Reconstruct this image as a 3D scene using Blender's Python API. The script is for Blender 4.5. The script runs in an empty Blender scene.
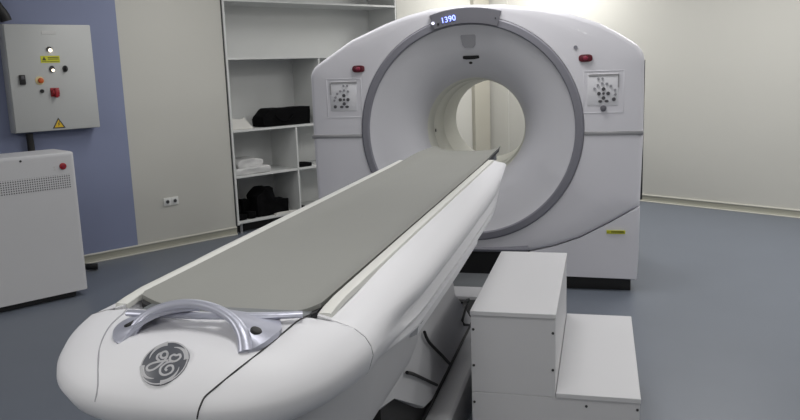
import bpy, bmesh, math, random
from math import sin, cos, pi, radians as R
from mathutils import Vector, Matrix
random.seed(4)
S = bpy.context.scene
C = S.collection

# ------------------------------------------------------------------ materials
def lin(c): return tuple(((v / 12.92) if v <= .04045 else ((v + .055) / 1.055) ** 2.4) for v in c)
def mat(name, rgb, rough=.5, metal=0., spec=.5, bump=0., bscale=60., var=0., vscale=3., coat=0., emit=None, estr=0.):
    m = bpy.data.materials.new(name); m.use_nodes = True
    nt = m.node_tree; n = nt.nodes; b = n['Principled BSDF']
    b.inputs['Base Color'].default_value = (*rgb, 1)
    b.inputs['Roughness'].default_value = rough
    b.inputs['Metallic'].default_value = metal
    b.inputs['Specular IOR Level'].default_value = spec
    b.inputs['Coat Weight'].default_value = coat
    if emit:
        b.inputs['Emission Color'].default_value = (*emit, 1); b.inputs['Emission Strength'].default_value = estr
    tc = n.new('ShaderNodeTexCoord')
    if var:
        nz = n.new('ShaderNodeTexNoise'); nz.inputs['Scale'].default_value = vscale; nz.inputs['Detail'].default_value = 4
        nt.links.new(tc.outputs['Object'], nz.inputs['Vector'])
        mx = n.new('ShaderNodeMix'); mx.data_type = 'RGBA'
        mx.inputs['A'].default_value = (*[c * (1 - var) for c in rgb], 1); mx.inputs['B'].default_value = (*[min(1, c * (1 + var)) for c in rgb], 1)
        nt.links.new(nz.outputs['Fac'], mx.inputs['Factor']); nt.links.new(mx.outputs['Result'], b.inputs['Base Color'])
    if bump:
        nb = n.new('ShaderNodeTexNoise'); nb.inputs['Scale'].default_value = bscale; nb.inputs['Detail'].default_value = 3
        nt.links.new(tc.outputs['Object'], nb.inputs['Vector'])
        bp = n.new('ShaderNodeBump'); bp.inputs['Strength'].default_value = bump; bp.inputs['Distance'].default_value = .01
        nt.links.new(nb.outputs['Fac'], bp.inputs['Height']); nt.links.new(bp.outputs['Normal'], b.inputs['Normal'])
    return m
M = {}
M['gantry'] = mat('gantry_plastic', (.655, .65, .70), .42, var=.02, coat=.1)
M['funnel'] = mat('funnel_plastic', (.56, .56, .60), .45, var=.02)
M['bezel'] = mat('grey_bezel', (.20, .20, .235), .5)
M['panelgrey'] = mat('display_grey', (.12, .12, .14), .6)
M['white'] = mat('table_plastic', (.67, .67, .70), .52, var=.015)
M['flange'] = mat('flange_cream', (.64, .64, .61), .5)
M['belly'] = mat('table_lower_shaded', (.52, .52, .54), .5, var=.02)  # darker copy of the table white, underside shade put into the colour
M['pad'] = mat('cradle_pad', (.25, .252, .236), .62, bump=.05, bscale=300, var=.03)
M['black'] = mat('black_plastic', (.008, .008, .009), .6)
M['dark'] = mat('dark_seam', (.03, .03, .033), .6)
M['midgrey'] = mat('grey_plate', (.14, .15, .16), .5)
M['silver'] = mat('brushed_silver', (.44, .45, .53), .38, metal=.5, var=.03)
M['silver_line'] = mat('silver_strip', (.33, .33, .35), .35, metal=.4)
M['laminate'] = mat('white_laminate', (.55, .55, .57), .5, var=.015, bump=.02, bscale=150)
M['shelf'] = mat('shelf_board', (.57, .58, .575), .5, var=.02)
M['cab'] = mat('cabinet_enamel', (.56, .56, .575), .4, var=.02)
M['ebox'] = mat('grey_enamel', (.46, .47, .465), .42, var=.02)
M['red'] = mat('red_button', (.10, .004, .015), .35)
M['redbright'] = mat('red_cap', (.25, .02, .05), .3)
M['redknob'] = mat('red_knob', (.30, .01, .018), .4)
M['orange'] = mat('orange_button', (.52, .09, .01), .4)
M['yellow'] = mat('yellow_label', (.55, .55, .02), .5)
M['yelloworange'] = mat('yellow_sign', (.65, .42, .02), .5)
M['cream'] = mat('cream_ring', (.62, .52, .28), .5)
M['padwhite'] = mat('keypad_white', (.68, .68, .72), .7)
M['button'] = mat('keypad_button', (.07, .07, .08), .5)
M['buttonl'] = mat('keypad_button_light', (.30, .30, .33), .5)
M['logodark'] = mat('logo_dark', (.085, .09, .105), .35)
M['logolight'] = mat('logo_silver', (.40, .40, .42), .5)
M['digit'] = mat('lit_digits', (.3, .35, .9), .5, emit=(.22, .28, 1.), estr=3.2)
M['led'] = mat('lit_lamp', (.9, .8, .6), .5, emit=(1, .86, .62), estr=3.)
M['ledw'] = mat('lit_led', (.9, .9, 1), .5, emit=(.75, .75, 1), estr=3.)
M['label'] = mat('pale_label', (.56, .56, .55), .5)
M['socket'] = mat('socket_white', (.66, .66, .64), .4)
M['cloth_black'] = mat('black_fabric', (.003, .003, .0035), .95, spec=.1, bump=.3, bscale=80)
M['paper'] = mat('white_paper', (.62, .61, .58), .6)
M['plastic_bag'] = mat('milky_plastic', (.48, .48, .48), .3, bump=.3, bscale=25)
M['bluelabel'] = mat('dark_label', (.07, .07, .02), .5)
M['badge'] = mat('badge_grey', (.34, .34, .37), .5)
M['metal'] = mat('steel', (.5, .5, .5), .3, metal=.9)
M['bore'] = mat('bore_lining', (.62, .62, .57), .35, var=.02)

def wallmat(name, base, blue=None, cut=3.07):
    m = mat(name, base, .75, bump=.06, bscale=180, var=.015, vscale=1.2)
    if blue:
        nt = m.node_tree; n = nt.nodes; b = n['Principled BSDF']
        src = b.inputs['Base Color'].links[0].from_socket
        tc = n.new('ShaderNodeTexCoord'); sp = n.new('ShaderNodeSeparateXYZ'); nt.links.new(tc.outputs['Object'], sp.inputs[0])
        lt = n.new('ShaderNodeMath'); lt.operation = 'LESS_THAN'; lt.inputs[1].default_value = cut
        nt.links.new(sp.outputs['X'], lt.inputs[0])
        mx = n.new('ShaderNodeMix'); mx.data_type = 'RGBA'; mx.inputs['B'].default_value = (*blue, 1)
        nt.links.new(lt.outputs[0], mx.inputs['Factor']); nt.links.new(src, mx.inputs['A']); nt.links.new(mx.outputs['Result'], b.inputs['Base Color'])
    return m
M['wall'] = wallmat('wall_beige', (.49, .485, .45))
M['wall_l'] = wallmat('wall_beige_and_blue', (.49, .485, .45), (.205, .232, .35))
M['floor'] = mat('floor_vinyl', (.125, .142, .175), .40, var=.06, vscale=2.5, bump=.03, bscale=120)
M['ceil'] = mat('ceiling_white', (.7, .7, .68), .8)
M['base'] = mat('baseboard_beige', (.33, .325, .27), .5)
M['basecap'] = mat('baseboard_cap', (.56, .55, .49), .45)
M['column'] = mat('column_beige', (.40, .385, .33), .7)

def ventmat():
    m = mat('vent_perforation', (.46, .46, .465), .4)
    nt = m.node_tree; n = nt.nodes; b = n['Principled BSDF']
    tc = n.new('ShaderNodeTexCoord')
    mp = n.new('ShaderNodeMapping'); mp.inputs['Scale'].default_value = (62, 62, 62)
    fr = n.new('ShaderNodeVectorMath'); fr.operation = 'FRACTION'
    sb = n.new('ShaderNodeVectorMath'); sb.operation = 'SUBTRACT'; sb.inputs[1].default_value = (.5, .5, .5)
    sp = n.new('ShaderNodeSeparateXYZ'); cm = n.new('ShaderNodeCombineXYZ')
    ln = n.new('ShaderNodeVectorMath'); ln.operation = 'LENGTH'
    lt = n.new('ShaderNodeMath'); lt.operation = 'LESS_THAN'; lt.inputs[1].default_value = .30
    mx = n.new('ShaderNodeMix'); mx.data_type = 'RGBA'; mx.inputs['A'].default_value = (.56, .56, .575, 1); mx.inputs['B'].default_value = (.08, .08, .085, 1)
    L = nt.links.new
    L(tc.outputs['Object'], mp.inputs[0]); L(mp.outputs[0], fr.inputs[0]); L(fr.outputs[0], sb.inputs[0]); L(sb.outputs[0], sp.inputs[0])
    L(sp.outputs['X'], cm.inputs['X']); L(sp.outputs['Z'], cm.inputs['Y']); L(cm.outputs[0], ln.inputs[0]); L(ln.outputs['Value'], lt.inputs[0])
    L(lt.outputs[0], mx.inputs['Factor']); L(mx.outputs['Result'], b.inputs['Base Color'])
    return m
M['vent'] = ventmat()

# ------------------------------------------------------------------ mesh helpers
def new(): return bmesh.new()
def link(name, bm, m, parent=None, smooth=True, ang=35, flip=False):
    bmesh.ops.recalc_face_normals(bm, faces=bm.faces)
    me = bpy.data.meshes.new(name); bm.to_mesh(me); bm.free()
    for mm in (m if isinstance(m, (list, tuple)) else [m]): me.materials.append(M[mm])
    if smooth:
        me.shade_smooth(); me.set_sharp_from_angle(angle=R(ang))
    o = bpy.data.objects.new(name, me); C.objects.link(o)
    if parent: o.parent = parent
    return o
def box(bm, x0, x1, y0, y1, z0, z1, bev=0., seg=2, mi=0):
    t = new()
    bmesh.ops.create_cube(t, size=1)
    for v in t.verts:
        v.co = ((x0 + x1) / 2 + v.co.x * (x1 - x0), (y0 + y1) / 2 + v.co.y * (y1 - y0), (z0 + z1) / 2 + v.co.z * (z1 - z0))
    if bev: bmesh.ops.bevel(t, geom=t.edges[:], offset=bev, segments=seg, affect='EDGES', profile=.5)
    merge(bm, t, mi)
def merge(bm, t, mi=0):
    mp = {}
    for v in t.verts: mp[v] = bm.verts.new(v.co)
    for f in t.faces:
        nf = bm.faces.new([mp[v] for v in f.verts]); nf.material_index = mi
    t.free()
def grid(bm, rows, close_u=False, close_v=False, cap0=False, cap1=False):
    V = [[bm.verts.new(p) for p in r] for r in rows]
    nr = len(V); nc = len(V[0])
    for i in range(nr if close_u else nr - 1):
        for j in range(nc if close_v else nc - 1):
            a, b, c, d = V[i][j], V[i][(j + 1) % nc], V[(i + 1) % nr][(j + 1) % nc], V[(i + 1) % nr][j]
            try: bm.faces.new([a, b, c, d])
            except ValueError: pass
    if cap0: bm.faces.new(V[0])
    if cap1: bm.faces.new(V[-1])
    return V
def prism(bm, poly, axis, a, b, bev=0.):
    """poly of 2-D points extruded along axis ('x','y','z') from a to b"""
    def P(p, t):
        return {'x': (t, p[0], p[1]), 'y': (p[0], t, p[1]), 'z': (p[0], p[1], t)}[axis]
    t = new()
    v0 = [t.verts.new(P(p, a)) for p in poly]; v1 = [t.verts.new(P(p, b)) for p in poly]
    t.faces.new(v0); t.faces.new(v1[::-1]); n = len(poly)
    for i in range(n): t.faces.new([v0[i], v1[i], v1[(i + 1) % n], v0[(i + 1) % n]])
    if bev:
        bmesh.ops.bevel(t, geom=t.edges[:], offset=bev, segments=2, affect='EDGES', profile=.5)
    merge(bm, t)
def smoothpath(pts, n=8):
    pts = [Vector(p) for p in pts]; out = []
    for i in range(len(pts) - 1):
        p0 = pts[max(i - 1, 0)]; p1 = pts[i]; p2 = pts[i + 1]; p3 = pts[min(i + 2, len(pts) - 1)]
        for k in range(n):
            t = k / n
            out.append(.5 * ((2 * p1) + (-p0 + p2) * t + (2 * p0 - 5 * p1 + 4 * p2 - p3) * t * t + (-p0 + 3 * p1 - 3 * p2 + p3) * t ** 3))
    out.append(pts[-1]); return out
def tube(bm, pts, r, seg=10, sm=0, flat=1., up=(0, 0, 1), caps=True):
    P = smoothpath(pts, sm) if sm else [Vector(p) for p in pts]
    rows = []; n = len(P); up = Vector(up)
    for i, p in enumerate(P):
        d = (P[min(i + 1, n - 1)] - P[max(i - 1, 0)]).normalized()
        a = d.cross(up)
        if a.length < 1e-4: a = d.cross(Vector((1, 0, 0)))
        a.normalize(); b = a.cross(d).normalized()
        rr = r(i / (n - 1)) if callable(r) else r
        rows.append([p + a * rr * cos(2 * pi * k / seg) + b * rr * flat * sin(2 * pi * k / seg) for k in range(seg)])
    grid(bm, rows, close_v=True, cap0=caps, cap1=caps)
def disc(bm, c, r, d, axis='y', seg=24, rz=None, bev=0.):
    """short cylinder centre c, radius r (rz the other radius), from c to c+d along axis"""
    rz = rz or r
    def P(a, s, t):
        u, v = r * s * cos(a), rz * s * sin(a)
        return {'y': (c[0] + u, c[1] + t, c[2] + v), 'x': (c[0] + t, c[1] + u, c[2] + v), 'z': (c[0] + u, c[1] + v, c[2] + t)}[axis]
    rows = [[P(2 * pi * k / seg, 1, 0) for k in range(seg)]]
    if bev:
        s = 1 if d > 0 else -1
        rows += [[P(2 * pi * k / seg, 1, d - s * bev) for k in range(seg)], [P(2 * pi * k / seg, 1 - bev / r * .4, d - s * bev * .3) for k in range(seg)], [P(2 * pi * k / seg, 1 - bev / r, d) for k in range(seg)]]
    else: rows += [[P(2 * pi * k / seg, 1, d) for k in range(seg)]]
    grid(bm, rows, close_v=True, cap0=True, cap1=True)
def lathe_y(bm, prof, cx, cz, a0=0, a1=2 * pi, seg=96, closed_prof=False):
    full = abs(a1 - a0 - 2 * pi) < 1e-6
    n = seg if full else seg + 1
    rows = [[(cx + r * cos(a0 + (a1 - a0) * k / seg), y, cz + r * sin(a0 + (a1 - a0) * k / seg)) for (r, y) in prof] for k in range(n)]
    grid(bm, rows, close_u=full, close_v=closed_prof, cap0=(closed_prof and not full), cap1=(closed_prof and not full))
def tag(o, label, cat, group=None, kind=None):
    if label: o['label'] = label
    if cat: o['category'] = cat
    if group: o['group'] = group
    if kind: o['kind'] = kind
    return o
def empty(name, loc, rz=0.):
    o = bpy.data.objects.new(name, None); C.objects.link(o); o.location = loc; o.rotation_euler = (0, 0, rz); o.empty_display_size = .1
    return o
def part(name, bm, m, parent, **k):
    """bm in world coordinates, parent an Empty: keeps world place"""
    loc = Vector(parent.location) if parent.parent is None else None
    Mx = Matrix.Translation(parent.location) @ Matrix.Rotation(parent.rotation_euler.z, 4, 'Z') if parent.parent is None else parent['_w'] if False else None
    bm.transform(Mx.inverted()) if Mx else None
    return link(name, bm, m, parent, **k)
def text_bm(s, size, depth):
    cu = bpy.data.curves.new('t', 'FONT'); cu.body = s; cu.size = size; cu.extrude = depth; cu.align_x = 'CENTER'; cu.align_y = 'CENTER'
    o = bpy.data.objects.new('t', cu); C.objects.link(o)
    dg = bpy.context.evaluated_depsgraph_get(); me = bpy.data.meshes.new_from_object(o.evaluated_get(dg))
    bm = new(); bm.from_mesh(me); bpy.data.objects.remove(o); bpy.data.curves.remove(cu); bpy.data.meshes.remove(me)
    return bm

# ------------------------------------------------------------------ room frame
RZ = R(58.1)                      # local x runs along the left wall, local y towards it
RM = Matrix.Rotation(RZ, 4, 'Z')
def rp(s, n, z=0.): return RM @ Vector((s, -n, z))   # n: distance signed (negative towards the left wall)
WY = 6.75; BS = 8.12; X0 = -2.6; Y0 = -2.6; H = 3.0
def struct(name, bm, m, smooth=False):
    o = link(name, bm, m, smooth=smooth); o.rotation_euler = (0, 0, RZ); o['kind'] = 'structure'; return o
bm = new(); box(bm, X0 - .2, BS + .2, Y0 - .2, WY + .6, -.1, 0); struct('floor', bm, 'floor')
bm = new(); box(bm, X0 - .2, BS + .2, Y0 - .2, WY + .6, H, H + .1); struct('ceiling', bm, 'ceil')
NS0, NS1, NZ = 4.115, 6.455, 2.72      # niche
bm = new()
box(bm, X0 - .2, NS0, WY, WY + .6, 0, H); box(bm, NS1, BS + .2, WY, WY + .6, 0, H)
box(bm, NS0, NS1, WY, WY + .6, NZ, H); box(bm, NS0, NS1, WY + .5, WY + .6, 0, NZ)
struct('wall_left', bm, 'wall_l')
bm = new(); box(bm, BS, BS + .2, Y0 - .2, WY, 0, H); struct('wall_back', bm, 'wall')
bm = new(); box(bm, X0 - .2, BS, Y0 - .2, Y0, 0, H); struct('wall_right', bm, 'wall')
bm = new(); box(bm, X0 - .2, X0, Y0, WY, 0, H); struct('wall_front', bm, 'wall')
# baseboards: body with a paler rounded cap
def baseb(name, segs, axis):
    bm = new()
    for a, b in segs:
        if axis == 'x':
            prof = [(WY, 0), (WY - .022, 0), (WY - .016, .012), (WY - .011, .03), (WY - .011, .07), (WY, .07)]
            prism(bm, prof, 'x', a, b)
        else:
            prof = [(BS, 0), (BS - .022, 0), (BS - .016, .012), (BS - .011, .03), (BS - .011, .07), (BS, .07)]
            prism(bm, prof, 'y', a, b)
    o = struct(name, bm, 'base')
    bm = new()
    for a, b in segs:
        if axis == 'x': box(bm, a, b, WY - .017, WY, .07, .084, .003); box(bm, a, b, WY - .027, WY, 0, .012, .003)
        else: box(bm, BS - .017, BS, a, b, .07, .084, .003); box(bm, BS - .027, BS, a, b, 0, .012, .003)
    link('baseboard_cap', bm, 'basecap', o)
baseb('baseboard_left', [(X0, NS0), (NS1, BS)], 'x')
baseb('baseboard_back', [(Y0, WY)], 'y')
bm = new(); box(bm, 7.76, 8.06, WY - .06, WY, 0, H, .005); struct('trim_1', bm, 'column')
bm = new(); box(bm, BS - .015, BS, 6.42, WY, 0, H, .003); struct('trim_2', bm, 'wall')

# ------------------------------------------------------------------ gantry
GX, GZ, GY = -.905, 1.146, 5.5
g = empty('scanner_gantry', (GX, 6.2, 0))
tag(g, 'large white and grey medical scanner gantry with round bore, standing behind the patient table', 'medical scanner')
top_r = [(1.165, 1.645), (1.13, 1.68), (1.02, 1.757), (.87, 1.845), (.70, 1.915), (.5, 1.968), (.26, 2.005), (0, 2.018)]
top_r = [(1.172, 1.655), (1.15, 1.69), (1.115, 1.718), (1.02, 1.78), (.893, 1.853), (.70, 1.923), (.5, 1.972), (.26, 2.008), (0, 2.019)]
top_l = [(-.261, 2.003), (-.44, 1.965), (-.60, 1.915), (-.858, 1.812), (-1.016, 1.715), (-1.12, 1.65), (-1.16, 1.62)]
outl = [(1.174, .62), (1.187, 1.1), (1.184, 1.62)] + top_r + top_l + [(-1.182, 1.575), (-1.185, 1.1), (-1.172, .62)]
groove = [(1.174, .615), (1.0, .51), (.775, .385), (.6, .32), (.419, .275), (.2, .262), (0, .260)]
low = groove[::-1]
full_out = outl + [(-x, z) for x, z in groove[1:-1]] + low[:-1]
full_out = [(x, z - GZ) for x, z in full_out]
def Rout(a, poly=None):
    poly = poly or full_out
    d = (cos(a), sin(a)); best = None
    for i in range(len(poly)):
        p, q = poly[i], poly[(i + 1) % len(poly)]
        e = (q[0] - p[0], q[1] - p[1]); den = d[0] * e[1] - d[1] * e[0]
        if abs(den) < 1e-9: continue
        t = (p[0] * e[1] - p[1] * e[0]) / den; u = (p[0] * d[1] - p[1] * d[0]) / den
        if t > 0 and -1e-6 <= u <= 1 + 1e-6: best = t if best is None else max(best, t)
    return best or 1.
def shell(a0, a1, y0=GY, depth=.24, seg=120, rin=.795, ends=True):
    bm = new(); rows = []
    for k in range(seg + 1):
        a = a0 + (a1 - a0) * k / seg; Ro = Rout(a); pr = []
        for (r, y) in [(rin, y0 + .03), (rin + .004, y0), ((rin + Ro) / 2, y0), (Ro - .035, y0), (Ro - .018, y0 + .004), (Ro - .006, y0 + .014), (Ro, y0 + .035), (Ro, y0 + depth), (rin, y0 + depth)]:
            pr.append((GX + r * cos(a), y, GZ + r * sin(a)))
        rows.append(pr)
    grid(bm, rows, close_v=True, cap0=True, cap1=True)
    return bm
mid = -.034
aR = math.atan2(mid, 1.0)
part('upper_cover', shell(R(-1.7), R(181.7)), 'gantry', g, ang=50)
part('lower_front_cover', shell(R(182.2), R(357.8)), 'gantry', g, ang=50)
# lower corner covers below the diagonal groove
for sgn in (1, -1):
    gr = [(x * sgn, z - .003) for x, z in groove[:5]]
    poly = gr + [(.412 * sgn, .105), (.6 * sgn, .10), (1.164 * sgn, .09), (1.172 * sgn, .3)]
    bm = new(); prism(bm, [(GX + x, z) for x, z in poly], 'y', GY + .006, GY + .24, .006)
    part('corner_cover', bm, 'gantry', g)
# central lip under the ring
bm = new()
rows = []
for y, dz, dr in ((GY - .012, 0, 0), (GY - .022, -.012, 0), (GY - .015, -.03, 0), (GY + .05, -.034, 0), (GY + .05, .0, 0)):
    rows.append([(GX + x, y, .300 + dz + .02 * (x / .41) ** 2 * (1 if dz == 0 else .3)) for x in [(-.412 + .824 * k / 24) for k in range(25)]])
grid(bm, rows, close_u=True); bm.faces.new([bm.verts[0]] + [v for v in []]) if False else None
part('front_lip', bm, 'bezel', g)
# grey ring bezel
bm = new()
lathe_y(bm, [(.735, GY + .04), (.737, GY - .004), (.745, GY - .012), (.785, GY - .012), (.796, GY - .004), (.798, GY + .04)], GX, GZ, closed_prof=True, seg=160)
part('ring_bezel', bm, 'bezel', g)
# funnel and tunnel
bm = new()
lathe_y(bm, [(.736, GY + .004), (.725, GY + .012), (.66, GY + .035), (.58, GY + .066), (.50, GY + .105), (.45, GY + .145), (.414, GY + .19), (.388, GY + .235), (.375, GY + .275), (.370, GY + .31)], GX, GZ, seg=128)
part('bore_funnel', bm, 'funnel', g, ang=60)
bm = new()
lathe_y(bm, [(.370, GY + .31), (.366, GY + .32), (.360, GY + .46), (.352, GY + .465), (.352, GY + .475), (.355, GY + .48), (.348, GY + .80), (.344, GY + .81), (.344, GY + .83), (.347, GY + .84), (.330, GY + 1.30), (.334, GY + 1.34), (.37, GY + 1.42), (.43, GY + 1.50), (.52, GY + 1.55)], GX, GZ, seg=96)
part('bore_tunnel', bm, 'bore', g, ang=60)
for a in (R(185),):
    bm = new(); disc(bm, (GX + .344 * cos(a), GY + .47, GZ + .344 * sin(a)), .012, .006, 'x', 12)
    part('laser_window', bm, 'black', g)
# rear body
bm = new(); rows = []
for k in range(128):
    a = 2 * pi * k / 128; Ro = Rout(a)
    pr = []
    for sc, y in ((.99, GY + .24), (.975, GY + .25), (.97, GY + .9), (.965, GY + 1.35), (.93, GY + 1.52), (.88, GY + 1.56)):
        pr.append((GX + Ro * sc * cos(a), y, GZ + Ro * sc * sin(a)))
    pr.append((GX + .52 * cos(a), GY + 1.56, GZ + .52 * sin(a)))
    rows.append(pr)
grid(bm, rows, close_u=True)
part('rear_body', bm, 'gantry', g, ang=50)
for sgn in (1, -1):
    bm = new(); box(bm, *sorted((GX + sgn * .43, GX + sgn * 1.10)), GY + .25, GY + 1.45, .09, .5, .02); part('rear_skirt', bm, 'gantry', g)
    bm = new(); box(bm, *sorted((GX + sgn * .40, GX + sgn * 1.125)), GY + .05, GY + 1.4, 0, .10, .004); part('plinth', bm, 'black', g)
bm = new(); box(bm, GX - .405, GX + .405, GY + .02, GY + .5, 0, .27)
part('cable_recess', bm, 'black', g)
for sgn in (1, -1):
    bm = new(); box(bm, *sorted((GX + sgn * 1.15, GX + sgn * 1.2)), GY + .245, GY + .262, .62, 1.60); part('side_gasket', bm, 'dark', g)
# horizontal silver seam strip
for sgn in (1, -1):
    dz = .004 * sgn
    bm = new(); box(bm, *sorted((GX + sgn * .797, GX + sgn * 1.188)), GY - .006, GY + .24, 1.104, 1.132, .004)
    part('seam_strip', bm, 'silver_line', g)
# display bezel on the top of the ring
a0 = math.atan2(.81, .236); a1 = math.atan2(.81, -.262)
bm = new()
lathe_y(bm, [(.742, GY + .03), (.742, GY - .022), (.748, GY - .028), (.848, GY - .024), (.853, GY - .016), (.853, GY + .03)], GX, GZ, a0, a1, seg=40, closed_prof=True)
disp = part('display_bezel', bm, 'panelgrey', g)
t = text_bm('1390', .054, .002)
t.transform(Matrix.Translation((-.128, GY - .03 - 6.2, GZ + .777)) @ Matrix.Rotation(R(10), 4, 'Y').inverted() @ Matrix.Rotation(R(90), 4, 'X') @ Matrix.Diagonal((1.0, 1, 1, 1)))
dg_ = link('display_digits', t, 'digit', disp, smooth=False); dg_['label'] = 'lit blue digits 1390'
t = new(); disc(t, (-.237, GY - .028 - 6.2, GZ + .755), .009, -.004, 'y', 16); link('indicator_light', t, 'ledw', disp)
t = new(); disc(t, (-.20, GY - .028 - 6.2, GZ + .748), .008, -.003, 'y', 16); link('display_button', t, 'black', disp)
t = new(); disc(t, (.2, GY - .028 - 6.2, GZ + .77), .005, -.003, 'y', 12); link('display_button', t, 'black', disp)
# badge and camera slot on the funnel
def fy(r):   # funnel surface y at radius r
    P = [(.736, .004), (.725, .012), (.66, .035), (.58, .066), (.50, .105), (.45, .145), (.41, .19), (.382, .235)]
    for (ra, ya), (rb, yb) in zip(P, P[1:]):
        if rb <= r <= ra: return GY + ya + (yb - ya) * (ra - r) / (ra - rb)
    return GY
def onfun(bm, poly, th):
    v0 = []; v1 = []
    for x, z in poly:
        y = fy(math.hypot(x, z - GZ)); v0.append(bm.verts.new((GX + x, y - th, z))); v1.append(bm.verts.new((GX + x, y + .006, z)))
    bm.faces.new(v0); bm.faces.new(v1[::-1]); n = len(v0)
    for i in range(n): bm.faces.new([v0[i], v1[i], v1[(i + 1) % n], v0[(i + 1) % n]])
bm = new(); onfun(bm, [(-.055, 1.805), (-.05, 1.815), (.045, 1.815), (.052, 1.805), (.045, 1.745), (.03, 1.727), (-.03, 1.727), (-.045, 1.745)], .006)
part('badge', bm, 'badge', g)
bm = new(); onfun(bm, [(-.052, 1.662), (-.048, 1.672), (.062, 1.672), (.066, 1.662), (.066, 1.652), (.03, 1.646), (-.03, 1.646), (-.05, 1.650)], .006)
onfun(bm, [(.0 + .013 * cos(k * pi / 5), 1.622 + .009 * sin(k * pi / 5)) for k in range(10)], .006)
part('camera_slot', bm, 'black', g)
# emergency stops
for sgn, z in ((1, 1.626), (-1, 1.606)):
    bm = new(); prism(bm, [(GX + sgn * .802 + .046 * math.copysign(abs(cos(k * pi / 14)) ** .6, cos(k * pi / 14)), z + .025 * math.copysign(abs(sin(k * pi / 14)) ** .7, sin(k * pi / 14))) for k in range(28)], 'y', GY - .014, GY + .005, .004)
    part('stop_button_housing', bm, 'red', g)['label'] = 'dark red oval emergency stop housing'
    bm = new(); disc(bm, (GX + sgn * .802, GY - .014, z), .017, -.012, 'y', 20, .014, .003)
    part('stop_button', bm, 'redbright', g)
bm = new(); disc(bm, (GX + .735, GY, 1.70), .013, -.006, 'y', 16); part('sensor_dot', bm, 'bezel', g)
# keypads
for sgn in (1, -1):
    cx = GX + sgn * .922; cz = 1.405
    bm = new()
    for x0, x1, z0, z1 in ((-.135, .135, .130, .136), (-.135, .135, -.150, -.144), (-.135, -.129, -.144, .130), (.129, .135, -.144, .130)):
        box(bm, cx + x0, cx + x1, GY - .0025, GY + .01, cz + z0, cz + z1, .001)
    kp = part('keypad_frame', bm, 'gantry', g)
    o = Vector((GX, 6.2, 0))
    def child(name, b, m):
        b.transform(Matrix.Translation(-o)); return link(name, b, m, kp)
    bm = new(); box(bm, cx - .105, cx + .095, GY - .003, GY + .01, cz - .10, cz + .115, .002); child('keypad_plate', bm, 'padwhite')
    bm = new(); box(bm, cx - .10, cx + .10, GY - .006, GY + .005, cz + .098, cz + .112); 
    box(bm, *((cx + .092, cx + .1) if sgn > 0 else (cx - .105, cx - .097)), GY - .006, GY + .005, cz + .02, cz + .1)
    child('keypad_dark_bar', bm, 'silver_line')  # dark line along the top and outer side of the plate
    bcx, bcz = cx + .0, cz - .018
    def btn(x, z, r, m, rz=None):
        b = new(); disc(b, (bcx + x, GY - .003, bcz + z), r, -.006, 'y', 10, rz); child('keypad_button', b, m)
    for k in range(4): btn(.030 * cos(pi / 2 * k), .030 * sin(pi / 2 * k), .0125, 'button')
    btn(0, 0, .009, 'button')
    btn(-.021, -.052, .014, 'button', .009); btn(.021, -.052, .014, 'button', .009)
    for k in range(5): 
        a = R(150 - 26 * k) if sgn > 0 else R(165 - 26 * k)
        btn(.068 * cos(a), .068 * sin(a), .009, 'buttonl')
    if sgn > 0:
        btn(.075, .022, .009, 'buttonl'); btn(.078, -.008, .009, 'buttonl'); btn(.068, -.04, .013, 'button')
    else:
        btn(-.075, -.005, .008, 'buttonl'); btn(-.07, -.05, .012, 'button')
    btn(-.035 if sgn > 0 else .0, .10, .008, 'buttonl'); btn(-.008 if sgn > 0 else .028, .10, .008, 'buttonl')
    if sgn > 0:
        bm = new(); disc(bm, (cx + .0, GY, cz - .117), .021, -.018, 'y', 24, None, .005)
        part('round_knob', bm, 'panelgrey', g)
# yellow label
bm = new(); box(bm, GX + .955, GX + 1.08, GY - .0005, GY + .008, .418, .442)
for v in bm.verts: v.co.z += 0
part('warning_label', bm, 'yellow', g)['label'] = 'small yellow warning label'
bm = new()
for x0, x1, z in ((.985, 1.07, .435), (.985, 1.075, .427), (.96, .975, .43)): box(bm, GX + x0, GX + x1, GY - .0015, GY, z - .002, z + .002)
part('label_print', bm, 'bluelabel', g)

# ------------------------------------------------------------------ patient table
TX = -.908
tb = empty('patient_table', (TX, 3.4, 0))
tag(tb, 'long white patient table with grey mat and silver handle, pointing into the scanner bore', 'patient table')
# side / deck shell, stations along y
prof = [(.260, .985), (.260, 1.030), (.264, 1.034), (.290, 1.034), (.298, 1.033), (.335, 1.024), (.370, 1.004), (.392, .982), (.402, .962), (.402, .944), (.393, .925), (.382, .912), (.362, .896), (.364, .886), (.388, .872), (.386, .860), (.360, .846), (.360, .838), (.378, .829), (.377, .820), (.362, .812), (.335, .806), (.30, .806)]
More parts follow.
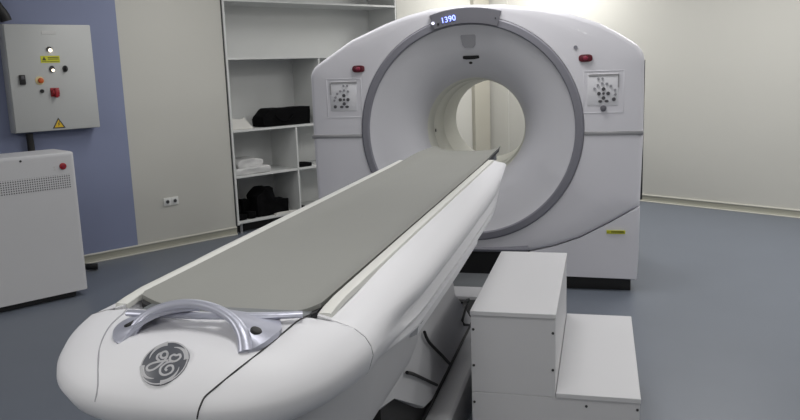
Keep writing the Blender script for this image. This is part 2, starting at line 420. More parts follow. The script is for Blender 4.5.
# nose cover: concentric shell
Sd = [(.075, .880), (.035, .886), (.010, .905), (0, .948), (.004, .970), (.018, .994), (.045, 1.014), (.09, 1.026), (.15, 1.030), (.27, 1.03), (.42, 1.03)]
Fd = [(.100, .820), (.050, .838), (.022, .862), (0, .898), (.001, .915), (.012, .936), (.038, .966), (.072, .991), (.125, 1.012), (.28, 1.026), (.55, 1.03)]
NB, NA, NYc = .55, .412, 1.90
NE = .72
def nose_pt(phi, lev):
    s = abs(sin(phi)) ** 1.5
    ds, zs = Sd[lev]; df, zf = Fd[lev]
    d = ds + (df - ds) * s; z = zs + (zf - zs) * s
    a = max(NA - d, 0); b = max(NB - d, 0)
    x = a * math.copysign(abs(cos(phi)) ** NE, cos(phi)); y = -b * abs(sin(phi)) ** NE
    return (TX + x, NYc + y, z)
def nose_section(Y, n):
    pts = []
    for lev in range(len(Sd)):
        lo, hi = 0., pi / 2
        for _ in range(40):
            m = (lo + hi) / 2
            if nose_pt(m, lev)[1] > Y: lo = m
            else: hi = m
        p = nose_pt(lo, lev)
        if abs(p[1] - Y) < .01: pts.append((p[0] - TX, p[2]))
    pts = pts[::-1]; pts = [p for p in pts if p[0] > .275]; pts = [(.262, 1.0), (.262, 1.03)] + pts
    # resample
    def arc(P):
        L = [0]
        for a, b in zip(P, P[1:]): L.append(L[-1] + math.hypot(a[0] - b[0], a[1] - b[1]))
        return [l / L[-1] for l in L]
    A = arc(pts); out = []
    for f in arc(prof):
        for i in range(len(A) - 1):
            if A[i] <= f <= A[i + 1] + 1e-9:
                t = (f - A[i]) / max(1e-9, A[i + 1] - A[i]); out.append((pts[i][0] + (pts[i + 1][0] - pts[i][0]) * t, pts[i][1] + (pts[i + 1][1] - pts[i][1]) * t)); break
    return out
SEAM = 1.665
NSEC = nose_section(SEAM, 23)
def half(y):
    out = []
    if y < 2.3:
        k = max(0, min(1, (y - SEAM) / (2.3 - SEAM))); k = k * k * (3 - 2 * k)
        return [(a[0] * (1 - k) + b[0] * k, a[1] * (1 - k) + b[1] * k) for a, b in zip(NSEC, prof)]
    for w, z in prof:
        ww, zz = w, z
        if y < 2.25:       # underside rises towards the nose
            k = max(0, min(1, (2.25 - y) / .35)); k = k * k * (3 - 2 * k)
            if z < .905: zz = z + (.905 - z) * k * .62
        k = max(0, (y - 3.0) / 1.7)
        ww = w - (max(0, w - .29)) * .18 * k
        if y > 3.9:        # far end: underside sweeps up
            q = ((y - 3.9) / .8) ** 1.6
            if z < 1.02 and w > .262: zz = min(z + q * .155 * (1.03 - z) / .22, 1.02)
            ww = ww - (max(0, ww - .27)) * .35 * q * (1 if z < .95 else .6)
        out.append((ww, zz))
    return out
ys = [1.668, 1.70, 1.73, 1.75, 1.80, 1.86, 1.92, 1.98, 2.05, 2.12, 2.2, 2.3, 2.6, 3.0, 3.4, 3.8, 3.9, 4.0, 4.1, 4.2, 4.3, 4.4, 4.5, 4.58, 4.64, 4.68]
bm = new(); rows = []
for y in ys:
    h = half(y); rows.append([(TX + w, y, z) for w, z in h] + [(TX - w, y, z) for w, z in h[::-1]])
grid(bm, rows, close_v=True, cap0=True, cap1=True)
part('side_cover', bm, 'white', tb, ang=40)
for sgn in (1, -1):
    bm = new(); rows = []
    for y in (1.68, 1.72, 1.80, 2.5, 3.5, 4.0, 4.62):
        a = {1.68: .012, 1.72: .007, 1.80: .002}.get(y, 0)
        rows.append([(TX + sgn * w, y, z - a) for w, z in ((.259, 1.028), (.259, 1.042), (.262, 1.044), (.288, 1.0445), (.292, 1.043), (.294, 1.030))])
    grid(bm, rows, close_v=True, cap0=True, cap1=True); part('edge_flange', bm, 'flange', tb)
# seam line along the lower edge of the side cover
for sgn in (1, -1):
    bm = new(); tube(bm, [(TX + sgn * (.368 - (.368 - .29) * .18 * max(0, (y - 3) / 1.7)), y, .8125) for y in (2.28, 2.6, 3.0, 3.4, 3.7)], .0035, 6)
    part('cover_seam', bm, 'dark', tb)
    bm = new()
    prof2 = [(.30, .805), (.352, .805), (.358, .798), (.352, .765), (.33, .755), (.30, .755)]
    rows = [[(TX + sgn * (w - .012 * max(0, (y - 3))), y, z - (0)) for w, z in prof2] for y in (2.30, 2.6, 3.0, 3.35, 3.6)]
    grid(bm, rows, close_v=True, cap0=True, cap1=True)
    part('lower_rail', bm, 'white', tb, ang=40)
bm = new(); rows = []
NP = 72
for lev in range(len(Sd)):
    rows.append([nose_pt(pi * k / NP, lev) for k in range(NP + 1)])
# straight run back to y=1.755 is implicit: clip at the seam with a bisect
grid(bm, rows)
geom = bm.verts[:] + bm.edges[:] + bm.faces[:]
bmesh.ops.bisect_plane(bm, geom=geom, plane_co=(0, SEAM - .002, 0), plane_no=(0, 1, 0), clear_outer=True)
bmesh.ops.remove_doubles(bm, verts=bm.verts, dist=.0004)
nose_mesh = bm.copy()
part('nose_cover', bm, 'white', tb, ang=60)
from mathutils.bvhtree import BVHTree
nose_mesh.faces.ensure_lookup_table()
NT = BVHTree.FromBMesh(nose_mesh)
def nz(x, y):
    h = NT.ray_cast(Vector((x, y, 1.3)), Vector((0, 0, -1)))
    return h[0].z if h[0] is not None else .9
def nn(x, y):
    h = NT.ray_cast(Vector((x, y, 1.3)), Vector((0, 0, -1)))
    n = h[1] if h[0] is not None else Vector((0, 0, 1))
    return n if n.z > 0 else -n
# dark seam ring between nose and side covers
for sgn in (1, -1):
    h = half(SEAM); bm = new()
    tube(bm, [(TX + sgn * (w - .0015), SEAM, z) for w, z in h[4:-2]], .0022, 6)
    part('nose_seam', bm, 'silver_line', tb)
# insert panel seams
def deckline(pts, r, m, name):
    P = smoothpath([Vector((x, y, 0)) for x, y in pts], 8)
    b = new(); tube(b, [(p.x, p.y, nz(p.x, p.y)) for p in P], r, 6); part(name, b, m, tb)
def seam3(name, pts, r, m):
    b = new(); tube(b, [Vector(p) + Vector((0, 0, .0002)) for p in pts], r, 6, sm=5); part(name, b, m, tb)
seam3('insert_seam', [(-.655, 1.69, 1.031), (-.682, 1.6463, 1.0245), (-.6901, 1.5738, 1.0195), (-.7098, 1.4892, 1.0038), (-.7367, 1.4334, .9848), (-.7658, 1.3953, .9622), (-.7869, 1.3756, .9446), (-.7926, 1.3679, .9364), (-.7978, 1.3576, .9185), (-.8024, 1.3547, .8996)], .0021, 'dark')
seam3('insert_seam', [(-1.148, 1.655, 1.029), (-1.1428, 1.6211, 1.023), (-1.1362, 1.5649, 1.0158), (-1.1165, 1.5033, 1.0056), (-1.0922, 1.4514, .992), (-1.0681, 1.4101, .9717), (-1.0529, 1.385, .9504), (-1.047, 1.3704, .934), (-1.0476, 1.3611, .9151)], .0018, 'badge')
# cradle with mat: shallow trough
cw = .254
def crad(t): return 1.036 - .024 * (1 - abs(t) ** 3.6) + (.008 * max(0, abs(t) - .8) / .2)
def lift(y): return .016 * max(0, (y - 4.3) / .9)
def cradle(th, y0, y1, w, dz=0., tip=0.):
    bm = new(); rows = []
    n = 24
    for y in ([y0, y0 + .004, y0 + .02] + [1.85 + .10 * k for k in range(34)] + [y1 - .02, y1]):
        sc = (1 if y0 + .01 < y < y1 - .01 else .985); lf = .06 * (max(0, y - 4.85) / .45) ** 2
        top = [(TX + w * sc * (-1 + 2 * k / n) + lf * (1 - k / n), y, crad(-1 + 2 * k / n) + lift(y) + dz - (0 if y0 + .01 < y < y1 - .01 else .003)) for k in range(n + 1)]
        bot = [(TX + w * sc * .985 * (1 - 2 * k / n) + lf * k / n, y, crad(1 - 2 * k / n) + lift(y) + dz - th) for k in range(n + 1)]
        rows.append(top + bot)
    grid(bm, rows, close_v=True, cap0=True, cap1=True)
    return bm
part('mat', cradle(.016, 1.735, 5.29, cw), 'pad', tb, ang=40)
part('cradle', cradle(.022, 1.72, 5.28, cw - .006, -.0165), 'dark', tb, ang=40)
bm = new(); box(bm, TX - .258, TX + .258, 1.70, 4.64, .94, .992, .004); part('cradle_bed', bm, 'dark', tb)
# foam corner curl of the mat near the handle
# cradle tip clip
bm = new(); box(bm, TX + .222, TX + .246, 4.98, 5.12, .985, 1.018, .006); part('tip_clip', bm, 'midgrey', tb)
# cross bar behind handle
bm = new(); tube(bm, [(TX + x, y, z) for x, y, z in ((.236, 1.64, 1.040), (.16, 1.612, 1.042), (.02, 1.59, 1.042), (-.12, 1.59, 1.040), (-.20, 1.60, 1.036))], .013, 12, sm=5, flat=.6); part('cross_bar', bm, 'silver', tb)
bm = new(); box(bm, TX - .225, TX + .225, 1.672, 1.735, 1.0, 1.018, .004); part('dock_plate', bm, 'midgrey', tb)
# handle: arch + side skirts + buttons
arch = [(-.165, 1.515, 1.008), (-.155, 1.525, 1.030), (-.125, 1.545, 1.056), (-.065, 1.56, 1.074), (0, 1.565, 1.078), (.06, 1.555, 1.072), (.112, 1.535, 1.055), (.148, 1.505, 1.032), (.166, 1.478, 1.002)]
bm = new(); tube(bm, [(TX + x + (.022 * max(0, -x / .165)), y, z) for x, y, z in arch], lambda t: .0132 + .005 * abs(2 * t - 1) ** 3, 16, sm=8, flat=.8)
hd = part('handle', bm, 'silver', tb, ang=60)
off = Vector((TX, 3.4, 0))
for sgn in (1, -1):
    A = [(.166, 1.480, 1.006), (.148, 1.507, 1.036), (.114, 1.538, 1.058), (.075, 1.562, 1.068), (.03, 1.60, 1.062)]
    Bq = [(.172, 1.474, 1.008), (.196, 1.492, 1.018), (.210, 1.525, 1.026), (.212, 1.57, 1.030), (.18, 1.63, 1.036)]
    PA = smoothpath(A, 5); PB = smoothpath(Bq, 5); rows = []
    for j in range(9):
        t = j / 8; rows.append([((TX if sgn > 0 else TX + .022) + sgn * (pa.x + (pb.x - pa.x) * t), pa.y + (pb.y - pa.y) * t, pa.z + (pb.z - pa.z) * (t + .25 * t * (1 - t))) for pa, pb in zip(PA, PB)])
    rows += [[(x, y, z - .012) for x, y, z in r] for r in rows[::-1]]
    bm = new(); grid(bm, rows, close_u=True); bm.transform(Matrix.Translation(-off)); link('handle_skirt', bm, 'silver', hd, ang=60)
    bm = new()
    c = Vector((TX + sgn * .172 + (0 if sgn > 0 else .022), 1.526, 1.037))
    bm2 = new(); disc(bm2, (0, 0, -.012), .0145, .014, 'z', 20, None, .003)
    bm2.transform(Matrix.Translation(c - off) @ Matrix.Rotation(R(sgn * 28), 4, 'Y')); link('release_button', bm2, 'black', hd); bm.free()
# logo disc on the sloping face
lc = Vector((TX + .0, 1.42, 0)); lc.z = nz(lc.x, lc.y); nrm = nn(lc.x, lc.y)
e1 = Vector((1, 0, 0)); e1 = (e1 - nrm * e1.dot(nrm)).normalized(); e2 = nrm.cross(e1)
LM = Matrix.Translation(lc) @ Matrix((e1, e2, nrm)).transposed().to_4x4() @ Matrix.Rotation(R(-7), 4, 'Z') @ Matrix.Scale(1.13, 4)
LM = Matrix.Translation(-off) @ LM
bm = new(); disc(bm, (0, 0, -.012), .048, .0135, 'z', 48, None, .001); bm.transform(LM)
lg = link('emblem', bm, 'logodark', tb)
bm = new()
ring = lambda r, a0, a1, n=24: [(r * cos(a0 + (a1 - a0) * k / n), r * sin(a0 + (a1 - a0) * k / n), .0042) for k in range(n + 1)]
P = ring(.0465, 0, 2 * pi, 60); tube(bm, P, .0014, 6, caps=False)
for q in range(4):      # four curling swashes inside the rim
    a = R(20 + 90 * q)
    pts = [((.044 - .0085 * (t ** 2)) * cos(a + 1.15 * t), (.044 - .0085 * (t ** 2)) * sin(a + 1.15 * t), .0042) for t in [k / 14 for k in range(15)]]
    tube(bm, pts, lambda t: .0046 * (1 - t) + .0006, 6)
# script monogram strokes (x right, y up)
G = [(-.004, .021), (-.010, .024), (-.016, .020), (-.015, .012), (-.008, .009), (-.002, .014), (-.004, .021), (-.001, .010), (-.006, -.006), (-.014, -.018), (-.024, -.022), (-.030, -.016), (-.026, -.008), (-.014, -.001), (-.002, .004), (.006, .006)]
E1 = [(.022, .024), (.017, .020), (.010, .020), (.006, .014), (.010, .007), (.018, .006), (.010, .004), (.003, -.002), (-.001, -.012), (.004, -.022), (.014, -.025), (.024, -.019), (.026, -.010), (.020, -.003), (.012, -.005), (.010, -.012), (.015, -.015)]
E2 = [(-.016, .020), (-.022, .014), (-.020, .006), (-.012, .002)]
E3 = [(.018, .006), (.024, .010), (.027, .018), (.022, .024)]
for st in (G, E1, E2, E3):
    tube(bm, [(x, y, .0045) for x, y in st], .0023, 6, sm=5)
bm.transform(LM @ Matrix.Translation((0, 0, .0006)) @ Matrix.Diagonal((1, 1, .25, 1))); link('emblem_lettering', bm, 'logolight', lg)['label'] = 'silver script monogram and swirls'
# lower belly beneath the nose, continuing to the pedestal
bm = new(); rows = []
BL = [(.05, .90), (.06, .86), (.075, .80), (.095, .72), (.115, .65), (.14, .59), (.175, .55), (.23, .53), (.33, .525), (.41, .525)]
for d, z in BL:
    r_ = []
    n = 48
    a = NA - d; b = NB - d * 1.1; fz = .045 * max(0, (z - .6) / .3)
    r_.append((TX + a, 2.5, z)); r_.append((TX + a, 2.2, z))
    for k in range(n + 1):
        ph = pi * k / n; r_.append((TX + a * math.copysign(abs(cos(ph)) ** .9, cos(ph)), NYc - b * abs(sin(ph)) ** .9, z - fz * sin(ph) ** 1.5))
    r_.append((TX - a, 2.2, z)); r_.append((TX - a, 2.5, z))
    rows.append(r_)
V = grid(bm, rows)
bm.faces.new([r[0] for r in V] + [r[-1] for r in V[::-1]])
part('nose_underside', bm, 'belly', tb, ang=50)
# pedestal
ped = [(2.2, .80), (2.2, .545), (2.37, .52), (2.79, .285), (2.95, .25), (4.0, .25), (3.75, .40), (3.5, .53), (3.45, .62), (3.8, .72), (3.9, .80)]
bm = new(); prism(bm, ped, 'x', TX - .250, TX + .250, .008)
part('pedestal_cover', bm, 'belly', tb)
bm = new(); box(bm, TX - .22, TX + .22, 2.3, 3.4, .19, .5); part('lift_column', bm, 'black', tb)
bm = new(); box(bm, TX - .28, TX + .28, 1.80, 4.72, .0, .192); part('base_well', bm, 'black', tb)
for sgn in (1, -1):
    bm = new(); a, b = sorted((TX + sgn * .232, TX + sgn * .335)); prism(bm, [(a, 0), (b, 0), (b, .185), (b - .012 if sgn > 0 else b, .20), (a if sgn > 0 else a + .012, .20), (a, .185)], 'y', 1.75, 4.77, .003)
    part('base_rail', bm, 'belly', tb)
bm = new(); box(bm, TX - .335, TX + .335, 4.55, 4.77, .1, .212, .006); part('base_end_cap', bm, 'belly', tb)
bm = new(); box(bm, TX - .30, TX + .30, 4.775, 5.18, .0, .19, .004); part('docking_plate', bm, 'midgrey', tb)
# lever hooks beside the pedestal
for path in (((3.27, .285), (3.10, .39), (2.90, .51), (2.83, .56), (2.79, .60)), ((2.99, .30), (2.80, .40), (2.60, .505), (2.50, .552)),
             ((3.62, .463), (3.82, .42), (3.72, .40), (3.62, .37), (3.68, .33), (3.85, .27))):
    bm = new(); x = TX + .262
    tube(bm, [(x, yy, zz) for yy, zz in path], .0065, 8, sm=4 if path[0][0] < 3.5 else 0)
    part('lever_hook', bm, 'black', tb)
bm = new(); tube(bm, [(TX + .240, 2.8, .225), (TX + .240, 4.2, .225)], .008, 8); part('gap_shade_strip', bm, 'black', tb)  # black tube stands in for the shade in the gap above the rail

# ------------------------------------------------------------------ step stool
st = empty('step_stool', (-.16, 3.42, 0))
tag(st, 'white two-step wooden stool with dark screws beside the patient table', 'step stool')
def boxpan(name, x0, x1, y0, y1, z1, m='laminate', z0=0.):
    bm = new(); box(bm, x0, x1, y0 + .001, y1 - .001, z0, z1 - .0175, .0012, 1)
    o = part(name, bm, m, st, smooth=False)
    return o
boxpan('lower_box', -.488, .158, 2.92, 3.925, .33)
bm = new(); box(bm, -.156, .162, 2.916, 3.93, .313, .332, .0015, 1); part('lower_tread', bm, 'laminate', st, smooth=False)
bm = new(); box(bm, -.488, -.158, 2.921, 3.924, .3135, .634, .0012, 1); part('upper_box', bm, 'laminate', st, smooth=False)
bm = new(); box(bm, -.490, -.156, 2.916, 3.93, .634, .652, .0015, 1); part('upper_tread', bm, 'laminate', st, smooth=False)
for x, z in ((-.478, .575), (-.478, .425), (-.478, .27), (-.168, .575), (-.168, .425), (-.04, .285), (.15, .285), (-.478, .1), (.15, .1)):
    bm = new(); disc(bm, (x, 2.921, z), .0055, -.002, 'y', 10); part('screw', bm, 'dark', st)

# ------------------------------------------------------------------ things on the left wall (room frame)
def rthing(name, s, y, z): return empty(name, RM @ Vector((s, y, z)), RZ)
def rpart(name, bm, m, parent, o, **k):
    """bm in room-local coordinates, o = (s,y,z) of the parent"""
    bm.transform(Matrix.Translation(-Vector(o))); return link(name, bm, m, parent, **k)
# shelf unit in the niche
o = ((NS0 + NS1) / 2, WY + .22, 0); u = rthing('shelf_unit', *o)
tag(u, 'tall white built-in shelf unit with open compartments in the wall behind the scanner', 'shelf unit')
Ya, Yb = WY - .012, WY + .46
def brd(name, x0, x1, z0, z1, y0=Ya, m='shelf'):
    bm = new(); box(bm, x0, x1, y0, Yb, z0, z1, .0015, 1); return rpart(name, bm, m, u, o, smooth=False)
bm = new(); box(bm, NS0 + .004, NS1 - .004, Yb, Yb + .02, .05, NZ - .01); rpart('back_panel', bm, 'shelf', u, o, smooth=False)
brd('side_panel', 4.13, 4.152, .09, 2.7); brd('side_panel', 6.42, 6.442, .09, 2.7)
brd('shelf_board', 4.152, 6.42, .10, .122); brd('shelf_board', 4.152, 5.262, .565, .585, Ya + .004); brd('shelf_board', 5.284, 6.42, .565, .585, Ya + .004)
brd('shelf_board', 4.152, 6.42, 1.025, 1.047); brd('shelf_board', 4.152, 6.42, 1.737, 1.759); brd('shelf_board', 4.152, 6.42, 2.295, 2.317); brd('shelf_board', 4.13, 6.442, 2.68, 2.70)
brd('divider', 4.915, 4.935, .122, 1.025, Ya + .004); brd('divider', 5.262, 5.284, 1.047, 1.737, Ya + .004)
for s in (4.19, 5.2, 6.35):
    bm = new(); disc(bm, (s, WY + .03, 0), .018, .10, 'z', 14); rpart('foot', bm, 'metal', u, o)
bm = new(); box(bm, NS0 + .01, NS1 - .01, WY + .1, WY + .14, 0, .09); rpart('kick_recess', bm, 'black', u, o)
for a, b in ((NS0 + .001, NS0 + .011), (NS1 - .010, NS1 - .001)):
    bm = new(); box(bm, a, b, WY - .003, WY + .05, 0, NZ - .01); rpart('edge_gap', bm, 'dark', u, o)

def blob(bm, x0, x1, y0, y1, z0, z1, amp=.01, seg=10, f=9., e=.5, seed=0, topf=None):
    """soft rounded block with noise"""
    from mathutils import noise
    t = new(); bmesh.ops.create_cube(t, size=2); bmesh.ops.subdivide_edges(t, edges=t.edges[:], cuts=seg, use_grid_fill=True)
    for v in t.verts:
        c = v.co.copy()
        n = c.normalized(); q = c.lerp(n * 1.25, e * .35); q = Vector([max(-1, min(1, k)) for k in q])
        p = Vector(((x0 + x1) / 2 + q.x * (x1 - x0) / 2, (y0 + y1) / 2 + q.y * (y1 - y0) / 2, (z0 + z1) / 2 + q.z * (z1 - z0) / 2))
        d = noise.noise(p * f + Vector((seed, seed * 2, 0))) * amp
        if q.z > -.8: p += n * d
        if topf and q.z > .0: p.z = z0 + (p.z - z0) * topf((q.x + 1) / 2)
        p.z = max(p.z, z0)
        v.co = p
    merge(bm, t)
def rsolo(name, bm, m, base, label, cat, group=None, **k):
    bm.transform(Matrix.Translation(-Vector(base)))
    ob = link(name, bm, m, **k); ob.location = RM @ Vector(base); ob.rotation_euler = (0, 0, RZ)
    tag(ob, label, cat, group); return ob
# black soft case on the middle shelf
z = 1.0475
b0 = (4.79, WY + .14, z); cs = rthing('carry_case', *b0)
tag(cs, 'wide black soft carry case on the shelf next to folded white paper', 'carry case')
bm = new(); blob(bm, 4.55, 4.88, WY + .04, WY + .26, z, z + .185, .012, 10, 8., .5, 3, lambda t: .55 + .45 * min(1, t * 3.0)); rpart('case_body', bm, 'cloth_black', cs, b0, ang=70)
bm = new(); blob(bm, 4.82, 5.16, WY + .05, WY + .25, z, z + .185, .008, 8, 8., .25, 7); rpart('case_flap', bm, 'cloth_black', cs, b0, ang=70)
bm = new(); tube(bm, [(4.70, WY + .04, z + .12), (4.75, WY + .022, z + .07), (4.86, WY + .02, z + .06), (4.94, WY + .04, z + .12)], .008, 8, sm=5); rpart('case_strap', bm, 'cloth_black', cs, b0)
# folded paper at the left end of that shelf
bm = new()
prism(bm, [(4.16, z), (4.42, z), (4.36, z + .06), (4.31, z + .12), (4.27, z + .10), (4.21, z + .105), (4.17, z + .125), (4.16, z + .12)], 'y', WY + .02, WY + .035)
prism(bm, [(4.17, z), (4.40, z), (4.33, z + .10), (4.18, z + .11)], 'y', WY + .05, WY + .06)
prism(bm, [(4.165, z + .0005), (4.165, z + .005), (4.42, z + .005), (4.42, z + .0005)], 'y', WY + .02, WY + .2)
rsolo('folded_paper', bm, 'paper', (4.29, WY + .05, z), 'folded white paper sheets at the left end of the middle shelf', 'paper', smooth=False)
# plastic wrapped pillow
z = .5855
bm = new(); blob(bm, 4.17, 4.60, WY + .02, WY + .34, z, z + .07, .02, 10, 7., .6, 11)
blob(bm, 4.24, 4.55, WY + .08, WY + .34, z + .05, z + .16, .03, 10, 9., .7, 21, lambda t: .75 + .25 * sin(pi * t))
rsolo('plastic_bag', bm, 'plastic_bag', (4.38, WY + .18, z), 'crumpled milky plastic bag on the second lowest shelf', 'plastic bag', ang=70)
# dark things on the bottom shelf
z = .1225
def boot(s, h, l, name, label, seed):
    b0 = (s, WY + .15, z); bm = new()
    blob(bm, s - .045, s + .045, WY + .04, WY + .04 + l, z, z + h * .38, .012, 6, 14., .6, seed)
    blob(bm, s - .04, s + .04, WY + .04 + l * .5, WY + .04 + l, z + h * .2, z + h, .012, 6, 14., .5, seed + 3)
    rsolo(name, bm, 'cloth_black', b0, label, 'pouch', 'black pouches on the bottom shelf', ang=70)
boot(4.235, .14, .2, 'black_pouch', 'leftmost small black pouch on the bottom shelf', 1)
boot(4.345, .19, .22, 'black_pouch', 'small black pouch second from the left on the bottom shelf', 5)
bm = new(); blob(bm, 4.41, 4.63, WY + .04, WY + .26, z, z + .30, .03, 10, 9., .45, 31, lambda t: .72 + .28 * min(1, t * 2)); blob(bm, 4.58, 4.82, WY + .05, WY + .24, z, z + .155, .02, 8, 9., .45, 37)
bm.verts.ensure_lookup_table()
rsolo('black_bag', bm, 'cloth_black', (4.6, WY + .15, z), 'large lumpy black bag in the middle of the bottom shelf', 'bag', ang=70)
bm = new(); box(bm, 4.60, 4.87, WY - .004, WY + .035, z, z + .012, .002); box(bm, 4.62, 4.88, WY - .002, WY + .03, z + .012, z + .02, .002)
rsolo('paper_sheets', bm, 'paper', (4.74, WY + .02, z), 'thin stack of white paper at the front edge of the bottom shelf', 'paper', smooth=False)
bm = new(); blob(bm, 4.96, 5.14, WY + .04, WY + .24, .5855, .625, .008, 6, 12., .4, 41)
rsolo('dark_folder', bm, 'cloth_black', (5.05, WY + .14, .5855), 'flat dark folder on the upper right cubby shelf next to the scanner', 'folder', ang=70)
bm = new(); blob(bm, 4.95, 5.06, WY + .02, WY + .2, z, z + .028, .004, 6, 12., .3, 43)
rsolo('dark_box', bm, 'cloth_black', (5.0, WY + .11, z), 'small flat black box in the lower right cubby next to the scanner', 'box', ang=70)

# wall socket
o2 = (3.43, WY, .44); sk = rthing('wall_socket', *o2)
tag(sk, 'white double wall socket low on the beige wall', 'wall socket')
for k, s in enumerate((3.392, 3.468)):
    bm = new(); box(bm, s - .038, s + .038, WY - .010, WY, .402, .478, .004); rpart('socket_frame', bm, 'socket', sk, o2)
    bm = new(); disc(bm, (s, WY - .010, .44), .024, -.004, 'y', 24)
    rpart('socket_face', bm, 'shelf', sk, o2)
    bm = new(); disc(bm, (s, WY - .014, .44), .017, -.0012, 'y', 20); rpart('socket_well', bm, 'dark', sk, o2)

# electrical control box
o3 = (2.405, WY - .005, 1.193); eb = rthing('electrical_box', *o3)
tag(eb, 'grey wall-mounted electrical control box with coloured buttons on the blue wall', 'electrical box')
FY = WY - .13
ef = 1.0115
eb.scale = (ef, 1, ef); eb.location = RM @ Vector((2.405 * ef, WY - .005, 1.6 + (1.193 - 1.6) * ef))
bm = new(); box(bm, 2.066, 2.748, FY + .018, WY - .001, 1.193, 2.04, .006); rpart('enclosure', bm, 'ebox', eb, o3)
bm = new(); box(bm, 2.070, 2.744, FY, FY + .016, 1.197, 2.036, .004); dr = rpart('door', bm, 'ebox', eb, o3)
def ep(name, b, m, lab=None):
    x = rpart(name, b, m, eb, o3)
    if lab: x['label'] = lab
    return x
bm = new(); box(bm, 2.348, 2.462, FY - .003, FY, 1.962, 1.988); ep('name_plate', bm, 'label')
bm = new(); disc(bm, (2.392, FY, 1.845), .020, -.012, 'y', 18); ep('lamp_housing', bm, 'dark')
bm = new(); disc(bm, (2.396, FY - .010, 1.836), .014, -.012, 'y', 16, None, .004); ep('lit_lamp', bm, 'led', 'lit white pilot lamp')
bm = new(); box(bm, 2.318, 2.468, FY - .002, FY, 1.738, 1.793); ep('warning_label', bm, 'yellow', 'yellow rectangular warning label')
bm = new()
for zz in (1.780, 1.767): box(bm, 2.375, 2.46, FY - .003, FY - .002, zz - .003, zz + .003)
box(bm, 2.325, 2.46, FY - .003, FY - .002, 1.746, 1.750)
prism(bm, [(2.328, 1.757), (2.362, 1.757), (2.345, 1.787)], 'y', FY - .003, FY - .002)
ep('warning_print', bm, 'bluelabel')
for s, lit in ((2.397, 1), (2.502, 0)):
    bm = new(); disc(bm, (s, FY, 1.688), .020, -.012, 'y', 18, .026); ep('switch_base', bm, 'dark')
    bm = new(); disc(bm, (s + .004, FY - .010, 1.678), .011, -.012, 'y', 14, None, .003) if lit else box(bm, s - .005, s + .005, FY - .03, FY - .010, 1.668, 1.708, .003)
    ep('switch_lamp' if lit else 'switch_lever', bm, 'led' if lit else 'black')
bm = new(); box(bm, 2.136, 2.182, FY - .02, FY, 1.572, 1.648, .006); ep('rocker_switch', bm, 'black')
bm = new(); box(bm, 2.146, 2.172, FY - .026, FY - .019, 1.612, 1.64, .003); ep('rocker_key', bm, 'button')
bm = new(); disc(bm, (2.292, FY, 1.60), .034, -.004, 'y', 24); ep('button_collar', bm, 'cream')
bm = new(); disc(bm, (2.298, FY - .004, 1.60), .021, -.018, 'y', 20, None, .005); ep('push_button', bm, 'orange', 'orange push button')
bm = new(); disc(bm, (2.300, FY, 1.516), .015, -.012, 'y', 16); ep('key_lock', bm, 'black')
bm = new(); box(bm, 2.366, 2.436, FY - .006, FY, 1.468, 1.538, .003); box(bm, 2.372, 2.43, FY - .035, FY - .006, 1.485, 1.525, .008); box(bm, 2.39, 2.412, FY - .045, FY - .006, 1.460, 1.536, .006)
ep('rotary_switch', bm, 'redknob', 'red rotary main switch')
bm = new(); prism(bm, [(2.352, 1.212), (2.456, 1.212), (2.404, 1.298)], 'y', FY - .002, FY); ep('hazard_sign', bm, 'dark', 'triangular electrical hazard sign')
bm = new(); prism(bm, [(2.367, 1.220), (2.441, 1.220), (2.404, 1.281)], 'y', FY - .003, FY - .002); ep('hazard_sign_face', bm, 'yelloworange')
bm = new(); prism(bm, [(2.408, 1.268), (2.395, 1.243), (2.403, 1.243), (2.397, 1.224), (2.413, 1.249), (2.405, 1.249), (2.413, 1.266)], 'y', FY - .0038, FY - .003); ep('hazard_bolt', bm, 'bluelabel')
# cable hose above and below the box
bm = new(); P = [(1.95, WY - .05, 2.56), (2.01, WY - .05, 2.36), (2.075, WY - .055, 2.20), (2.125, WY - .06, 2.115), (2.14, WY - .06, 2.07)]
tube(bm, P, .044, 12, sm=6); rsolo('cable_hose', bm, 'black', (2.115, WY - .06, 2.043), 'thick black cable hose running down the blue wall into the top of the electrical box', 'cable')
bm = new(); tube(bm, [(2.215, WY - .055, 1.178), (2.218, WY - .055, 1.0), (2.222, WY - .055, .5), (2.26, WY - .06, .14), (2.36, WY - .12, .05), (2.50, WY - .26, .035), (2.56, WY - .30, .032)], .028, 12, sm=4)
rsolo('cable_hose', bm, 'black', (2.4, WY - .15, .0), 'black cable hose dropping from under the electrical box behind the cabinet to the floor', 'cable')

# ventilated cabinet
o4 = (1.70, 6.05, 0); cb = rthing('equipment_cabinet', *o4)
tag(cb, 'white metal equipment cabinet on dark castors, standing before the blue wall', 'cabinet')
def cp(name, b, m): return rpart(name, b, m, cb, o4)
cf = 5.75
def rrect(x0, x1, y0, y1, r, n=6):
    pts = []
    for cx, cy, a in ((x1 - r, y1 - r, 0), (x0 + r, y1 - r, 90), (x0 + r, y0 + r, 180), (x1 - r, y0 + r, 270)):
        for k in range(n + 1): pts.append((cx + r * cos(R(a + 90 * k / n)), cy + r * sin(R(a + 90 * k / n))))
    return pts
bm = new(); prism(bm, rrect(1.15, 2.198, cf, 6.13, .03), 'z', .048, 1.055); cp('body', bm, 'cab')
bm = new(); rows = []
for zz, ins in ((1.055, 0), (1.072, 0), (1.080, .004), (1.084, .012), (1.085, .03)):
    rows.append([(x, y, zz) for x, y in rrect(1.15 + ins, 2.198 - ins, cf + ins, 6.13 - ins, .03)])
grid(bm, rows, close_v=True, cap0=True, cap1=True); cp('top_cover', bm, 'laminate')
bm = new(); box(bm, 1.2, 2.15, cf - .0015, cf + .003, .825, .925); cp('vent_panel', bm, 'vent')
bm = new(); disc(bm, (2.107, cf, .985), .024, -.012, 'y', 20, None, .004); x = cp('indicator_button', bm, 'redknob'); x['label'] = 'round red button'
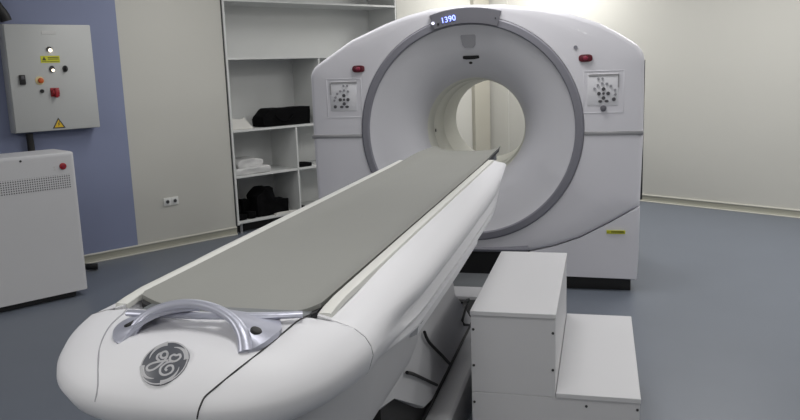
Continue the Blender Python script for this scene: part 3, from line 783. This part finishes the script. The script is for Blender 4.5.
bm = new(); disc(bm, (2.107, cf - .012, .985), .009, -.004, 'y', 14); cp('button_key', bm, 'redbright')
bm = new(); disc(bm, (2.05, cf, .985), .006, -.003, 'y', 10); disc(bm, (2.05, cf, .965), .006, -.003, 'y', 10); cp('indicator_dot', bm, 'label')
bm = new(); disc(bm, (1.822, cf, 1.05), .008, -.004, 'y', 12); cp('door_lock', bm, 'dark')
bm = new(); box(bm, 1.2, 2.11, cf + .03, 6.10, .008, .05); cp('plinth', bm, 'black')
for s, y in ((2.11, cf + .09), (2.11, 6.06), (1.25, cf + .09), (1.25, 6.06)):
    bm = new(); disc(bm, (s - .012, y, .028), .028, .024, 'x', 18); w = cp('castor', bm, 'black')
    bm = new(); box(bm, s - .02, s + .02, y - .02, y + .02, .04, .062) ; bm.transform(Matrix.Translation(-Vector(o4))); link('castor_fork', bm, 'dark', w)

# ------------------------------------------------------------------ lights (unseen ceiling panels, some added as fill)
def area(name, s, y, w, h, e, col=(1, .985, .96)):
    l = bpy.data.lights.new(name, 'AREA'); l.shape = 'RECTANGLE'; l.size = w; l.size_y = h; l.energy = e; l.color = col
    ob = bpy.data.objects.new(name, l); C.objects.link(ob); ob.location = RM @ Vector((s, y, H - .03)); ob.rotation_euler = (0, 0, RZ); ob['kind'] = 'structure'
for i, (s, y, e) in enumerate(((-1.6, -.6, 60), (1.2, 1.3, 22), (3.6, -.6, 30), (6.2, .2, 58), (-1.4, 3.6, 46), (3.9, 3.2, 28), (6.6, 2.9, 48), (7.4, 5.6, 56), (3.4, 5.3, 22))):  # none in view; the one behind the camera is added for frontal light
    area('ceiling_and_fill_lamp', s, y, .6, 1.2, e)
w = bpy.data.worlds.new('w'); S.world = w; w.use_nodes = True
w.node_tree.nodes['Background'].inputs[0].default_value = (.8, .85, 1, 1); w.node_tree.nodes['Background'].inputs[1].default_value = .05

# ------------------------------------------------------------------ camera
F = 779.; pit, rol, az = R(10.3), R(-1.94), R(-14.6)
cam = bpy.data.cameras.new('camera'); co = bpy.data.objects.new('camera', cam); C.objects.link(co); S.camera = co
cam.sensor_width = 36; cam.sensor_fit = 'HORIZONTAL'; cam.lens = F / 800 * 36; cam.clip_start = .05
f = Vector((0, cos(pit), -sin(pit))); rt = Vector((1, 0, 0)); up = rt.cross(f)
rt2 = cos(rol) * rt + sin(rol) * up; up2 = -sin(rol) * rt + cos(rol) * up
Rm = Matrix((rt2, up2, -f)).transposed().to_4x4()
co.matrix_world = Matrix.Translation((0, 0, 1.6)) @ Matrix.Rotation(-az, 4, 'Z') @ Rm

vs = S.view_settings; vs.view_transform = 'Standard'; vs.look = 'None'; vs.gamma = 1; vs.use_curve_mapping = False; vs.exposure = 0.
S.cycles.max_bounces = 8; S.cycles.diffuse_bounces = 5
S.cycles.use_denoising = True
